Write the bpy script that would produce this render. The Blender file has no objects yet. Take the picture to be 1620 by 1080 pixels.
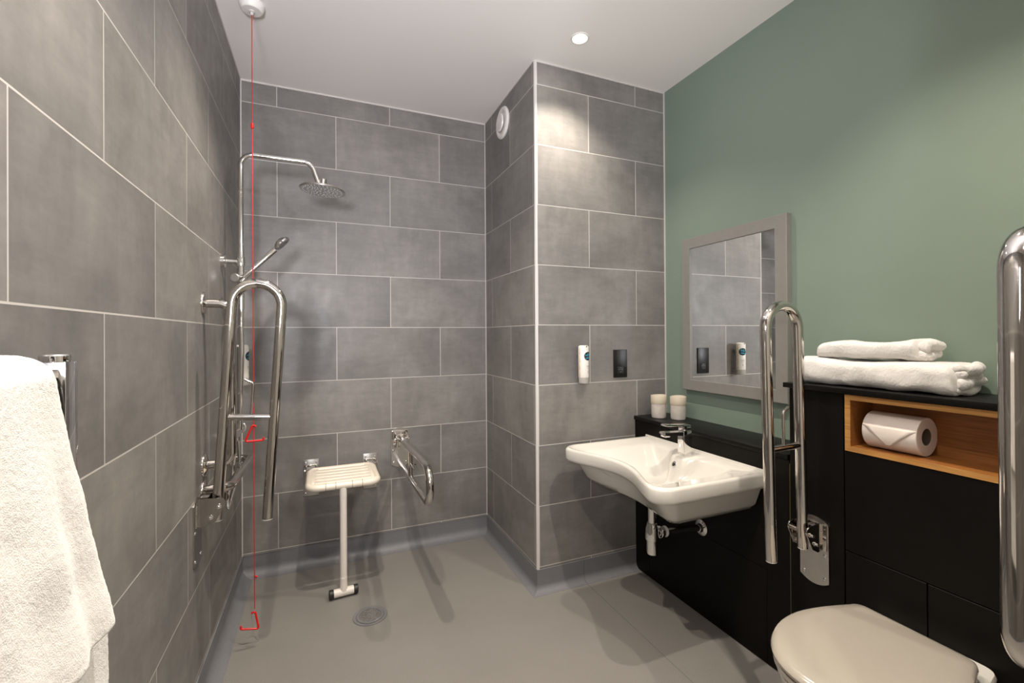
import bpy, bmesh, math, random
from mathutils import Vector, Matrix, noise
random.seed(4)
PI = math.pi
C = bpy.context.scene.collection
scene = bpy.context.scene

# ------------------------------------------------------------------ room dimensions (metres)
XL, XA, XG, XP = -0.3992, 0.9807, 1.7986, 1.5792     # left wall, alcove side, painted wall, black panels
YB, YP = 2.8012, 2.0495                              # back wall, pier face
ZC, HS, EYE = 2.6552, 0.1095, 1.2811                 # ceiling, skirting top, camera height
G0 = EYE + 1.2562                                    # highest grout line
YN, XN = 0.2845, 0.850                               # nib wall beside the toilet
YF = -1.25                                           # wall behind the camera

# ------------------------------------------------------------------ materials
def new_mat(name):
    m = bpy.data.materials.new(name); m.use_nodes = True
    nt = m.node_tree; b = nt.nodes['Principled BSDF']
    return m, nt, b

def mat(name, col, rough=0.5, metal=0.0, noise_scale=None, noise_amt=0.0, bump=0.0, bump_scale=200, coat=0.0, spec=0.5, emit=None, stretch=None):
    m, nt, b = new_mat(name)
    b.inputs['Base Color'].default_value = (*col, 1)
    b.inputs['Roughness'].default_value = rough
    b.inputs['Metallic'].default_value = metal
    b.inputs['Coat Weight'].default_value = coat
    b.inputs['Specular IOR Level'].default_value = spec
    g = nt.nodes.new('ShaderNodeNewGeometry')
    if noise_scale:
        n = nt.nodes.new('ShaderNodeTexNoise'); n.inputs['Scale'].default_value = noise_scale; n.inputs['Detail'].default_value = 6
        src = g.outputs['Position']
        if stretch:
            mp = nt.nodes.new('ShaderNodeMapping'); mp.inputs['Scale'].default_value = stretch
            nt.links.new(src, mp.inputs[0]); src = mp.outputs[0]
        nt.links.new(src, n.inputs['Vector'])
        r = nt.nodes.new('ShaderNodeMapRange'); r.inputs[1].default_value = 0.3; r.inputs[2].default_value = 0.7
        r.inputs[3].default_value = 1 - noise_amt; r.inputs[4].default_value = 1 + noise_amt
        nt.links.new(n.outputs[0], r.inputs[0])
        mx = nt.nodes.new('ShaderNodeVectorMath'); mx.operation = 'SCALE'; mx.inputs[0].default_value = col
        nt.links.new(r.outputs[0], mx.inputs['Scale']); nt.links.new(mx.outputs[0], b.inputs['Base Color'])
    if bump:
        n2 = nt.nodes.new('ShaderNodeTexNoise'); n2.inputs['Scale'].default_value = bump_scale; n2.inputs['Detail'].default_value = 4
        nt.links.new(g.outputs['Position'], n2.inputs['Vector'])
        bp = nt.nodes.new('ShaderNodeBump'); bp.inputs['Strength'].default_value = bump; bp.inputs['Distance'].default_value = 0.002
        nt.links.new(n2.outputs[0], bp.inputs['Height']); nt.links.new(bp.outputs[0], b.inputs['Normal'])
    if emit:
        b.inputs['Emission Color'].default_value = (*emit[:3], 1); b.inputs['Emission Strength'].default_value = emit[3]
    return m

TILE_COL = (0.206, 0.195, 0.185)
def tile_mat(name, axis, u0, z0):
    """large format concrete look tiles in half bond with pale grout"""
    m, nt, b = new_mat(name); L = nt.links.new; N = nt.nodes.new
    g = N('ShaderNodeNewGeometry'); s = N('ShaderNodeSeparateXYZ'); L(g.outputs['Position'], s.inputs[0])
    au = N('ShaderNodeMath'); au.operation = 'SUBTRACT'; L(s.outputs[axis], au.inputs[0]); au.inputs[1].default_value = u0 - 0.301
    az = N('ShaderNodeMath'); az.operation = 'SUBTRACT'; L(s.outputs['Z'], az.inputs[0]); az.inputs[1].default_value = z0
    c = N('ShaderNodeCombineXYZ'); L(au.outputs[0], c.inputs[0]); L(az.outputs[0], c.inputs[1])
    br = N('ShaderNodeTexBrick'); L(c.outputs[0], br.inputs['Vector'])
    br.offset = 0.5; br.offset_frequency = 2; br.squash = 1
    br.inputs['Scale'].default_value = 1; br.inputs['Brick Width'].default_value = 0.602; br.inputs['Row Height'].default_value = 0.302
    br.inputs['Mortar Size'].default_value = 0.0019; br.inputs['Mortar Smooth'].default_value = 0.1; br.inputs['Bias'].default_value = 0
    br.inputs['Color1'].default_value = (0.86, 0.86, 0.87, 1); br.inputs['Color2'].default_value = (1.12, 1.11, 1.09, 1)
    br.inputs['Mortar'].default_value = (1, 1, 1, 1)
    sepc = N('ShaderNodeSeparateColor'); L(br.outputs['Color'], sepc.inputs[0])
    wv = N('ShaderNodeMath'); wv.operation = 'MULTIPLY'; L(sepc.outputs[0], wv.inputs[0]); wv.inputs[1].default_value = 60
    def nz(scale, det, rough, dist=0, st=None):
        n = N('ShaderNodeTexNoise'); n.inputs['Scale'].default_value = scale; n.inputs['Detail'].default_value = det
        n.inputs['Roughness'].default_value = rough; n.inputs['Distortion'].default_value = dist
        n.noise_dimensions = '4D'; L(wv.outputs[0], n.inputs['W'])
        if st:
            mp = N('ShaderNodeMapping'); mp.inputs['Scale'].default_value = st; L(c.outputs[0], mp.inputs[0]); L(mp.outputs[0], n.inputs['Vector'])
        else: L(c.outputs[0], n.inputs['Vector'])
        return n
    def rng(n, a, bb, lo=0.3, hi=0.7):
        r = N('ShaderNodeMapRange'); L(n.outputs[0], r.inputs[0]); r.inputs[1].default_value = lo; r.inputs[2].default_value = hi
        r.inputs[3].default_value = a; r.inputs[4].default_value = bb; return r
    big = rng(nz(2.9, 6, 0.6, 0.5), 0.72, 1.26)
    brush = rng(nz(9, 6, 0.7, 0.2, (0.5, 2.2, 1)), 0.90, 1.10)
    brushv = rng(nz(9, 6, 0.7, 0.2, (2.4, 0.5, 1)), 0.92, 1.08)
    fine = rng(nz(38, 6, 0.75, 0.3, (0.6, 1.6, 1)), 0.93, 1.07)
    def mul(a, bb):
        q = N('ShaderNodeMath'); q.operation = 'MULTIPLY'; L(a, q.inputs[0]); L(bb, q.inputs[1]); return q.outputs[0]
    f = mul(mul(big.outputs[0], brush.outputs[0]), mul(brushv.outputs[0], fine.outputs[0]))
    tint = N('ShaderNodeVectorMath'); tint.operation = 'MULTIPLY'; L(br.outputs['Color'], tint.inputs[0]); tint.inputs[1].default_value = TILE_COL
    sc = N('ShaderNodeVectorMath'); sc.operation = 'SCALE'; L(tint.outputs[0], sc.inputs[0]); L(f, sc.inputs['Scale'])
    mx = N('ShaderNodeMix'); mx.data_type = 'RGBA'; L(br.outputs['Fac'], mx.inputs['Factor']); L(sc.outputs[0], mx.inputs[6])
    mx.inputs[7].default_value = (0.54, 0.51, 0.475, 1); L(mx.outputs[2], b.inputs['Base Color'])
    rr = rng(nz(14, 5, 0.6), 0.36, 0.52); L(rr.outputs[0], b.inputs['Roughness'])
    b.inputs['Specular IOR Level'].default_value = 0.5
    bp = N('ShaderNodeBump'); bp.invert = True; bp.inputs['Strength'].default_value = 0.25; bp.inputs['Distance'].default_value = 0.002
    L(br.outputs['Fac'], bp.inputs['Height']); L(bp.outputs[0], b.inputs['Normal'])
    return m

def vinyl_mat(nm, col):
    m, nt, b = new_mat(nm); L = nt.links.new; N = nt.nodes.new
    g = N('ShaderNodeNewGeometry')
    n1 = N('ShaderNodeTexNoise'); n1.inputs['Scale'].default_value = 420; n1.inputs['Detail'].default_value = 2; L(g.outputs['Position'], n1.inputs['Vector'])
    n2 = N('ShaderNodeTexNoise'); n2.inputs['Scale'].default_value = 3; n2.inputs['Detail'].default_value = 5; L(g.outputs['Position'], n2.inputs['Vector'])
    r1 = N('ShaderNodeMapRange'); L(n1.outputs[0], r1.inputs[0]); r1.inputs[1].default_value = 0.3; r1.inputs[2].default_value = 0.7; r1.inputs[3].default_value = 0.8; r1.inputs[4].default_value = 1.2
    r2 = N('ShaderNodeMapRange'); L(n2.outputs[0], r2.inputs[0]); r2.inputs[1].default_value = 0.3; r2.inputs[2].default_value = 0.7; r2.inputs[3].default_value = 0.95; r2.inputs[4].default_value = 1.05
    q = N('ShaderNodeMath'); q.operation = 'MULTIPLY'; L(r1.outputs[0], q.inputs[0]); L(r2.outputs[0], q.inputs[1])
    # welded sheet joint running along the room
    s = N('ShaderNodeSeparateXYZ'); L(g.outputs['Position'], s.inputs[0])
    a = N('ShaderNodeMath'); a.operation = 'SUBTRACT'; L(s.outputs[0], a.inputs[0]); a.inputs[1].default_value = 1.246
    ab = N('ShaderNodeMath'); ab.operation = 'ABSOLUTE'; L(a.outputs[0], ab.inputs[0])
    st = N('ShaderNodeMath'); st.operation = 'GREATER_THAN'; L(ab.outputs[0], st.inputs[0]); st.inputs[1].default_value = 0.0014
    sm = N('ShaderNodeMapRange'); L(st.outputs[0], sm.inputs[0]); sm.inputs[3].default_value = 0.55; sm.inputs[4].default_value = 1
    q2 = N('ShaderNodeMath'); q2.operation = 'MULTIPLY'; L(q.outputs[0], q2.inputs[0]); L(sm.outputs[0], q2.inputs[1])
    v = N('ShaderNodeVectorMath'); v.operation = 'SCALE'; v.inputs[0].default_value = col; L(q2.outputs[0], v.inputs['Scale'])
    L(v.outputs[0], b.inputs['Base Color']); b.inputs['Roughness'].default_value = 0.5
    bp = N('ShaderNodeBump'); bp.inputs['Strength'].default_value = 0.15; bp.inputs['Distance'].default_value = 0.001
    L(n1.outputs[0], bp.inputs['Height']); L(bp.outputs[0], b.inputs['Normal'])
    return m

def wood_mat(nm, c0, c1):
    m, nt, b = new_mat(nm); L = nt.links.new; N = nt.nodes.new
    g = N('ShaderNodeNewGeometry'); mp = N('ShaderNodeMapping'); mp.inputs['Scale'].default_value = (30, 2.2, 60); L(g.outputs['Position'], mp.inputs[0])
    n = N('ShaderNodeTexNoise'); n.inputs['Scale'].default_value = 3; n.inputs['Detail'].default_value = 7; n.inputs['Distortion'].default_value = 0.6; L(mp.outputs[0], n.inputs['Vector'])
    cr = N('ShaderNodeValToRGB'); L(n.outputs[0], cr.inputs[0])
    cr.color_ramp.elements[0].position = 0.3; cr.color_ramp.elements[0].color = (*c0, 1)
    cr.color_ramp.elements[1].position = 0.7; cr.color_ramp.elements[1].color = (*c1, 1)
    L(cr.outputs[0], b.inputs['Base Color']); b.inputs['Roughness'].default_value = 0.4
    return m

def terry_mat(name, col):
    m, nt, b = new_mat(name); L = nt.links.new; N = nt.nodes.new
    g = N('ShaderNodeNewGeometry')
    n = N('ShaderNodeTexNoise'); n.inputs['Scale'].default_value = 420; n.inputs['Detail'].default_value = 3; L(g.outputs['Position'], n.inputs['Vector'])
    v = N('ShaderNodeTexVoronoi'); v.inputs['Scale'].default_value = 620; L(g.outputs['Position'], v.inputs['Vector'])
    ad = N('ShaderNodeMath'); ad.operation = 'ADD'; L(n.outputs[0], ad.inputs[0]); L(v.outputs['Distance'], ad.inputs[1])
    bp = N('ShaderNodeBump'); bp.inputs['Strength'].default_value = 0.30; bp.inputs['Distance'].default_value = 0.0015; L(ad.outputs[0], bp.inputs['Height'])
    L(bp.outputs[0], b.inputs['Normal']); b.inputs['Base Color'].default_value = (*col, 1); b.inputs['Roughness'].default_value = 0.95
    b.inputs['Sheen Weight'].default_value = 0.4; b.inputs['Specular IOR Level'].default_value = 0.1
    return m

M = {}
M['tile_left'] = tile_mat('tile_left', 'Y', 0.851, G0 - 0.302 * 8)
M['tile_back'] = tile_mat('tile_back', 'X', -0.2262, G0 - 0.302 * 8)
M['tile_alcove'] = tile_mat('tile_alcove', 'Y', 2.378 - 0.301 - 0.602, G0 - 0.302 * 8)
M['tile_pier'] = tile_mat('tile_pier', 'X', 1.2936 - 0.301 - 0.602, G0 - 0.302 * 8)
M['vinyl'] = vinyl_mat('grey_safety_vinyl', (0.200, 0.189, 0.176))
M['skirting'] = vinyl_mat('shaded_skirting_vinyl', (0.160, 0.162, 0.175))  # same vinyl as the floor, darkened and blued to paint in the skirting's shade
M['ceiling'] = mat('matt_ceiling_paint', (0.86, 0.83, 0.815), 0.7, bump=0.05, bump_scale=150)
M['green'] = mat('sage_green_paint', (0.190, 0.246, 0.200), 0.55, noise_scale=2.5, noise_amt=0.03, bump=0.06, bump_scale=220)
M['white_paint'] = mat('white_wall_paint', (0.72, 0.70, 0.67), 0.6)
M['trim'] = mat('white_trim', (0.58, 0.55, 0.53), 0.4)
M['chrome'] = mat('chrome', (0.80, 0.79, 0.78), 0.06, 1.0)
M['steel'] = mat('polished_steel', (0.60, 0.57, 0.54), 0.055, 1.0)
M['brushed'] = mat('brushed_steel', (0.55, 0.53, 0.51), 0.28, 1.0, noise_scale=30, noise_amt=0.06)
M['black_board'] = mat('black_laminate', (0.0042, 0.0035, 0.0030), 0.45, spec=0.15, noise_scale=14, noise_amt=0.25, stretch=(1, 4, 40), bump=0.12, bump_scale=500)
M['worktop'] = mat('black_worktop', (0.0042, 0.0037, 0.0034), 0.40, spec=0.18, bump=0.04, bump_scale=300)
M['wood'] = wood_mat('oiled_oak', (0.20, 0.070, 0.016), (0.33, 0.128, 0.030))
M['wood_edge'] = wood_mat('pale_oak_edge', (0.36, 0.165, 0.042), (0.55, 0.28, 0.085))
M['ceramic'] = mat('white_ceramic', (0.60, 0.575, 0.53), 0.12, coat=0.6)
M['seat_plastic'] = mat('glossy_white_plastic', (0.345, 0.31, 0.265), 0.2, coat=0.3)
M['cream_plastic'] = mat('cream_plastic', (0.76, 0.68, 0.58), 0.28)
M['leg_white'] = mat('white_coated_tube', (0.70, 0.65, 0.60), 0.3)
M['white_plastic'] = mat('white_plastic', (0.78, 0.75, 0.72), 0.35)
M['black_rubber'] = mat('black_rubber', (0.012, 0.012, 0.012), 0.5)
M['black_plastic'] = mat('black_plastic', (0.006, 0.006, 0.0065), 0.38)
M['dark_hole'] = mat('dark_opening', (0.006, 0.006, 0.006), 0.8)
M['grey_plastic'] = mat('grey_plastic', (0.16, 0.16, 0.165), 0.4)
M['nozzle'] = mat('pale_nozzle', (0.42, 0.42, 0.43), 0.4)
M['red'] = mat('red_plastic', (0.62, 0.006, 0.006), 0.3)
M['red_cord'] = mat('red_cord', (0.52, 0.012, 0.016), 0.6)
M['frame_grey'] = mat('grey_painted_wood', (0.215, 0.205, 0.19), 0.45, noise_scale=40, noise_amt=0.03)
M['mirror'] = mat('mirror_glass', (0.86, 0.88, 0.88), 0.0, 1.0)
M['terry'] = terry_mat('white_terry', (0.69, 0.665, 0.635))
M['paper'] = mat('white_tissue', (0.72, 0.64, 0.59), 0.9, bump=0.15, bump_scale=400)
M['card'] = mat('grey_card', (0.13, 0.105, 0.08), 0.9)
M['mug_glaze'] = mat('pale_speckled_glaze', (0.50, 0.46, 0.42), 0.15, noise_scale=45, noise_amt=0.08, coat=0.4)
M['mug_bare'] = mat('cream_bisque', (0.53, 0.465, 0.37), 0.6)
M['bottle'] = mat('white_bottle', (0.80, 0.76, 0.71), 0.3)
M['bottle_base'] = mat('frosted_grey', (0.42, 0.40, 0.37), 0.3)
M['navy'] = mat('dark_navy_print', (0.010, 0.016, 0.024), 0.4)
M['teal'] = mat('teal_print', (0.03, 0.32, 0.44), 0.4)
M['grey_print'] = mat('grey_print', (0.36, 0.35, 0.33), 0.5)
M['ochre'] = mat('ochre_stripe', (0.62, 0.33, 0.05), 0.5)
M['lamp'] = mat('lamp_glow', (1, 1, 1), 0.5, emit=(1, 0.93, 0.82, 40))
M['seam'] = mat('timber_edge', (0.16, 0.115, 0.045), 0.6)

# ------------------------------------------------------------------ geometry helpers
def bm_new(): return bmesh.new()

def box(bm, lo, hi, bev=0.0, seg=2):
    t = bmesh.new(); bmesh.ops.create_cube(t, size=1)
    lo, hi = Vector(lo), Vector(hi)
    for v in t.verts: v.co = Vector(((lo[i] + hi[i]) / 2 + v.co[i] * (hi[i] - lo[i])) for i in range(3))
    if bev > 0: bmesh.ops.bevel(t, geom=list(t.edges), offset=bev, segments=seg, affect='EDGES', profile=0.5)
    merge(bm, t)

def merge(bm, t, mx=None):
    if mx is not None: bmesh.ops.transform(t, matrix=mx, verts=t.verts)
    me = bpy.data.meshes.new('tmp'); t.to_mesh(me); t.free(); bm.from_mesh(me); bpy.data.meshes.remove(me)

def loft(bm, rings, cap0=True, cap1=True, closed=True):
    vr = [[bm.verts.new(p) for p in r] for r in rings]
    n = len(vr[0])
    for a, b in zip(vr[:-1], vr[1:]):
        for i in range(n if closed else n - 1):
            j = (i + 1) % n
            try: bm.faces.new((a[i], a[j], b[j], b[i]))
            except ValueError: pass
    if cap0: bm.faces.new(list(reversed(vr[0])))
    if cap1: bm.faces.new(vr[-1])
    return vr

def frame_at(t):
    t = Vector(t).normalized()
    a = Vector((0, 0, 1)) if abs(t.z) < 0.9 else Vector((1, 0, 0))
    u = t.cross(a).normalized(); return u, t.cross(u).normalized()

def tube(bm, pts, r, n=18, cap=True, radii=None):
    pts = [Vector(p) for p in pts]
    tang = []
    for i in range(len(pts)):
        a = pts[max(0, i - 1)]; b = pts[min(len(pts) - 1, i + 1)]; tang.append((b - a).normalized())
    u, w = frame_at(tang[0]); rings = []
    for i, p in enumerate(pts):
        if i:
            q = tang[i - 1].rotation_difference(tang[i]); u = q @ u; w = q @ w
        rr = radii[i] if radii else r
        rings.append([p + (u * math.cos(2 * PI * k / n) + w * math.sin(2 * PI * k / n)) * rr for k in range(n)])
    loft(bm, rings, cap, cap)

def fillet(pts, r, seg=8):
    pts = [Vector(p) for p in pts]; out = [pts[0]]
    for i in range(1, len(pts) - 1):
        p, a, b = pts[i], pts[i - 1], pts[i + 1]
        d1 = (a - p).normalized(); d2 = (b - p).normalized(); ang = d1.angle(d2)
        t = min(r / math.tan(ang / 2), (a - p).length * 0.49, (b - p).length * 0.49)
        rr = t * math.tan(ang / 2); c = p + (d1 + d2).normalized() * (rr / math.sin(ang / 2))
        s = (p + d1 * t) - c; e = (p + d2 * t) - c; q = s.rotation_difference(e)
        for k in range(seg + 1):
            f = k / seg; qq = q.copy(); qq = s.rotation_difference(e).slerp(s.rotation_difference(s), 1 - f) if False else None
            ax = s.cross(e).normalized(); v = Matrix.Rotation(s.angle(e) * f, 3, ax) @ s; out.append(c + v)
    out.append(pts[-1]); return out

def cyl(bm, p0, p1, r0, r1=None, n=24):
    tube(bm, [p0, p1], r0, n, True, [r0, r0 if r1 is None else r1])

def lathe(bm, prof, org, axis='Z', n=36, cap0=True, cap1=True):
    """prof: list of (radius, height) along axis"""
    org = Vector(org)
    ax = {'X': Vector((1, 0, 0)), 'Y': Vector((0, 1, 0)), 'Z': Vector((0, 0, 1))}.get(axis, None) if isinstance(axis, str) else Vector(axis).normalized()
    u, w = frame_at(ax)
    rings = [[org + ax * h + (u * math.cos(2 * PI * k / n) + w * math.sin(2 * PI * k / n)) * max(r, 1e-5) for k in range(n)] for r, h in prof]
    loft(bm, rings, cap0, cap1)

def rrect(x0, x1, y0, y1, r, z, nc=8, ns=8, front=0.0, back=0.0, fw=1.0, bw=0.25):
    """rounded rectangle ring; the x0 side bends inward by `front`, the x1 side by `back` (bump of width bw)"""
    rr = r if isinstance(r, (list, tuple)) else (r,) * 4
    P = []
    cs = [(x1 - rr[0], y1 - rr[0], 0, rr[0]), (x0 + rr[1], y1 - rr[1], 90, rr[1]), (x0 + rr[2], y0 + rr[2], 180, rr[2]), (x1 - rr[3], y0 + rr[3], 270, rr[3])]
    corners = []
    for cx, cy, a0, q in cs:
        corners.append([Vector((cx + q * math.cos(math.radians(a0 + 90 * k / nc)), cy + q * math.sin(math.radians(a0 + 90 * k / nc)), z)) for k in range(nc + 1)])
    for i in range(4):
        P += corners[i]
        a, b = corners[i][-1], corners[(i + 1) % 4][0]
        for k in range(1, ns): P.append(a.lerp(b, k / ns))
    ym = (y0 + y1) / 2; hw = (y1 - y0) / 2
    for p in P:
        t = abs(p.y - ym) / hw
        if front:
            wx = max(0, min(1, (x1 - p.x) / (x1 - x0)))
            k = max(0.0, 1 - (t / fw) ** 2); p.x += front * k * k * wx ** 2
        if back:
            wx = max(0, min(1, (p.x - x0) / (x1 - x0))); k = 1 / (1 + (t / bw) ** 6); p.x -= back * k * wx ** 3
    return P

def obj(name, bm, m, parent=None, loc=None, smooth=35, kind=None, recalc=True):
    if recalc: bmesh.ops.recalc_face_normals(bm, faces=bm.faces)
    for f in bm.faces: f.smooth = True
    me = bpy.data.meshes.new(name); 
    for e in bm.edges:
        if len(e.link_faces) == 2 and e.calc_face_angle(0) > math.radians(smooth): e.smooth = False
    bm.to_mesh(me); bm.free(); me.materials.append(M[m] if isinstance(m, str) else m)
    o = bpy.data.objects.new(name, me); C.objects.link(o)
    if parent is not None:
        o.parent = parent
        root = parent
        off = Vector((0, 0, 0))
        while root is not None: off += root.location if not root.get('localbuild') else Vector((0, 0, 0)); root = root.parent
        if not parent.get('localbuild') and not (parent.parent and parent.parent.get('localbuild')):
            me.transform(Matrix.Translation(-off))
    elif loc is not None:
        me.transform(Matrix.Translation(-Vector(loc))); o.location = loc
    if kind: o['kind'] = kind
    return o

def thing(name, label, cat, loc=(0, 0, 0), rotz=0, group=None, local=False):
    o = bpy.data.objects.new(name, None); C.objects.link(o); o.location = loc; o.rotation_euler = (0, 0, rotz)
    o.empty_display_size = 0.05; tag(o, label, cat, group)
    if local: o['localbuild'] = 1
    return o

def tag(o, label, cat, group=None):
    o['label'] = label; o['category'] = cat
    if group: o['group'] = group
    return o

def struct(name, bm, m, smooth=35):
    o = obj(name, bm, m, smooth=smooth); o['kind'] = 'structure'; return o

# ------------------------------------------------------------------ the room
W = 0.12
b = bm_new(); box(b, (XL - W, YF - W, -0.1), (XG + W, YB + W, 0)); struct('floor', b, 'vinyl')
b = bm_new(); box(b, (XL - W, YF - W, ZC), (XG + W, YB + W, ZC + 0.1)); struct('ceiling', b, 'ceiling')
b = bm_new(); box(b, (XL - W, YF - W, 0), (XL, YB + W, ZC)); struct('wall_left', b, 'tile_left')
b = bm_new(); box(b, (XL, YB, 0), (XA, YB + W, ZC)); struct('wall_back', b, 'tile_back')
b = bm_new(); box(b, (XA, YP + 0.008, 0), (XA + 0.05, YB + W, ZC)); struct('wall_alcove', b, 'tile_alcove')
b = bm_new(); box(b, (XA + 0.008, YP, 0), (XG, YP + 0.05, ZC)); struct('wall_pier', b, 'tile_pier')
b = bm_new(); box(b, (XG, YF - W, 0), (XG + W, YP + 0.05, ZC)); struct('wall_right', b, 'green')
b = bm_new(); box(b, (XN, YF, 0), (XG, YN, ZC)); struct('wall_nib', b, 'white_paint')
b = bm_new(); box(b, (XL, YF - W, 0), (XG, YF, ZC)); struct('wall_front', b, 'white_paint')

# white quadrant trim on the outside corner, joint strips in the inside corners and under the ceiling
b = bm_new()
prof = [(XA + 0.011, YP - 0.0015)]
for k in range(9):
    a = math.radians(270 - 90 * k / 8); prof.append((XA + 0.0095 + 0.011 * math.cos(a), YP + 0.0095 + 0.011 * math.sin(a)))
prof += [(XA - 0.0015, YP + 0.011), (XA + 0.012, YP + 0.012)]
loft(b, [[(x, y, z) for x, y in prof] for z in (HS, ZC)]); struct('trim_1', b, 'trim', smooth=60)
def strip(n, lo, hi, m='trim'):
    b = bm_new(); box(b, lo, hi); struct(n, b, m)
strip('trim_2', (XL, YB - 0.0022, HS), (XL + 0.0055, YB, ZC))
strip('trim_3', (XA - 0.0045, YB - 0.0022, HS), (XA, YB, ZC))
strip('trim_4', (XL, YB - 0.004, ZC - 0.0085), (XA, YB, ZC))
strip('trim_5', (XA + 0.01, YP - 0.004, ZC - 0.0085), (XG, YP, ZC))
strip('trim_6', (XG - 0.0075, YP - 0.0035, 0.834), (XG, YP, ZC))
strip('trim_7', (XL, YF, ZC - 0.004), (XL + 0.004, YB, ZC))
strip('trim_8', (XA - 0.004, YP + 0.012, ZC - 0.004), (XA, YB, ZC))

# coved vinyl skirtings
def cove(name, path_a, path_b, nrm, r=0.045, z=HS, t=0.004, mit=0):
    """skirting from a to b (xy), nrm = direction into the room"""
    a, bb, n = Vector((*path_a, 0)), Vector((*path_b, 0)), Vector((*nrm, 0)); d0 = (a - bb).normalized() * mit
    prof = [(0.0, z), (t, z), (t, r + 0.002)]
    for k in range(1, 9):
        g = PI / 2 * k / 8; prof.append((t + r - r * math.cos(g), r - r * math.sin(g) + 0.0008))
    prof += [(t + r, 0.0), (0, 0)]
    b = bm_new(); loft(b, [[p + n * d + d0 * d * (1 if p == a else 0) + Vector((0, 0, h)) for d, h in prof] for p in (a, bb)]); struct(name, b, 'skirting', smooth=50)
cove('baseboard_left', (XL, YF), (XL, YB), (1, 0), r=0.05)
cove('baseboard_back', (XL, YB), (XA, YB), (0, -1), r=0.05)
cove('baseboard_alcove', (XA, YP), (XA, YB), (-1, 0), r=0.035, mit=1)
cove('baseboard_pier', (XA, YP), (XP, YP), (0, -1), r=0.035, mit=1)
strip('trim_9', (XL + 0.004, YB - 0.0055, HS), (XA, YB, HS + 0.004), 'grey_plastic')

# ------------------------------------------------------------------ chrome grab rails
def screw(bm, p, axis, r=0.006, h=0.003):
    lathe(bm, [(r, 0), (r * 0.95, h * 0.6), (r * 0.6, h)], p, axis, 14, True, True)

def folding_rail(label, loc, rotz, ang, plate_top=0.05, plate_bot=-0.175):
    """hinged support rail; local x points out of the wall, z up, pivot height at the origin"""
    t = thing('folding_grab_rail', label, 'grab rail', loc, rotz, None, local=True)
    hw = 0.05
    # plate with bowed top and bottom edges
    b = bm_new(); ring = []
    for k in range(13):
        y = -hw + 2 * hw * k / 12; ring.append((0, y, plate_bot - 0.018 * (1 - (y / hw) ** 2) + 0.012))
    for k in range(13):
        y = hw - 2 * hw * k / 12; ring.append((0, y, plate_top + 0.018 * (1 - (y / hw) ** 2) - 0.012))
    loft(b, [[Vector((x, y, z)) for _, y, z in ring] for x in (0.0005, 0.004)])
    pl = obj('wall_plate', b, 'brushed', t)
    for y, z in ((-0.038, plate_top - 0.022), (0.038, plate_top - 0.022), (-0.038, -0.08), (0.038, -0.08), (-0.036, plate_bot + 0.024), (0.036, plate_bot + 0.024)):
        b = bm_new(); screw(b, (0.004, y, z), 'X'); obj('screw', b, 'chrome', pl)
    # hinge: back plate with two cheeks
    px = 0.062
    b = bm_new(); box(b, (0.0042, -0.046, -0.062), (0.010, 0.046, plate_top - 0.012), 0.001); box(b, (0.0042, -0.0300, -0.058), (0.030, 0.0300, 0.018), 0.0015)
    for s in (-1, 1):
        pts = [(0.006, -0.060), (0.035, -0.064), (0.062, -0.050)]
        for k in range(7):
            a = math.radians(-35 + 125 * k / 6); pts.append((px + 0.016 + 0.018 * math.cos(a) - 0.006, 0.010 + 0.018 * math.sin(a)))
        pts += [(0.006, 0.032)]
        y0 = s * 0.0325
        loft(b, [[Vector((x, y0 + d, z)) for x, z in pts] for d in (-0.002, 0.002)])
    hb = obj('hinge_bracket', b, 'steel', t)
    for s in (-1, 1):
        for x, z in ((px + 0.008, 0.0), (px - 0.016, -0.034)):
            b = bm_new(); lathe(b, [(0.009, 0), (0.009, 0.003), (0.0055, 0.0035), (0.0055, 0.009), (0.004, 0.010)], (x, s * 0.0345, z), (0, s, 0), 16); obj('bolt', b, 'chrome', hb)
    b = bm_new(); cyl(b, (px, -0.031, 0), (px, 0.031, 0), 0.009); obj('hinge_pin', b, 'steel', hb)
    # the folding bar, drawn lowered and turned up about the pivot
    R = 0.0175; L = 0.775; sp = 0.156; rb = sp / 2
    mx = Matrix.Translation((px, 0, 0)) @ Matrix.Rotation(-math.radians(ang), 4, 'Y')
    top = [(-0.055, 0, 0)] + [(L - rb - 0.02, 0, 0)]
    arc = [(L - rb + rb * math.sin(PI * k / 20), 0, -rb + rb * math.cos(PI * k / 20)) for k in range(21)]
    pts = top + arc + [(-0.066, 0, -sp)]
    b = bm_new(); tube(b, pts, R, 28); bmesh.ops.transform(b, matrix=mx, verts=b.verts); bar = obj('folding_bar', b, 'steel', t)
    for xe, ze in ((-0.069, -sp), (-0.058, 0)):
        b = bm_new(); cyl(b, (xe, 0, ze), (xe + 0.0035, 0, ze), 0.0168)
        bmesh.ops.transform(b, matrix=mx, verts=b.verts); obj('end_cap', b, 'white_plastic', bar)
    b = bm_new(); cyl(b, (0.298, 0, -R * 0.7), (0.298, 0, -sp + R * 0.7), 0.0115); bmesh.ops.transform(b, matrix=mx, verts=b.verts); st = obj('cross_strut', b, 'steel', bar)
    b = bm_new(); tube(b, fillet([(0.298, 0, -0.083), (0.418, 0, -0.083), (0.432, 0, -0.055)], 0.012), 0.005, 14); bmesh.ops.transform(b, matrix=mx, verts=b.verts); obj('paper_hook', b, 'steel', st)
    return t

folding_rail('hinged chrome grab rail folded upright on the left tiled wall, in front of the shower', (XL, 1.862, 0.702), 0, 86.3, 0.024, -0.20)
folding_rail('hinged chrome grab rail folded upright on the black panelling between basin and toilet', (XP - 0.0005, 1.058, 0.60), PI, 88.6, 0.038, -0.185)
folding_rail('hinged chrome grab rail lowered level from the back wall, right of the shower seat', (0.426, YB, 0.672), -PI / 2, 2.0)

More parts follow.
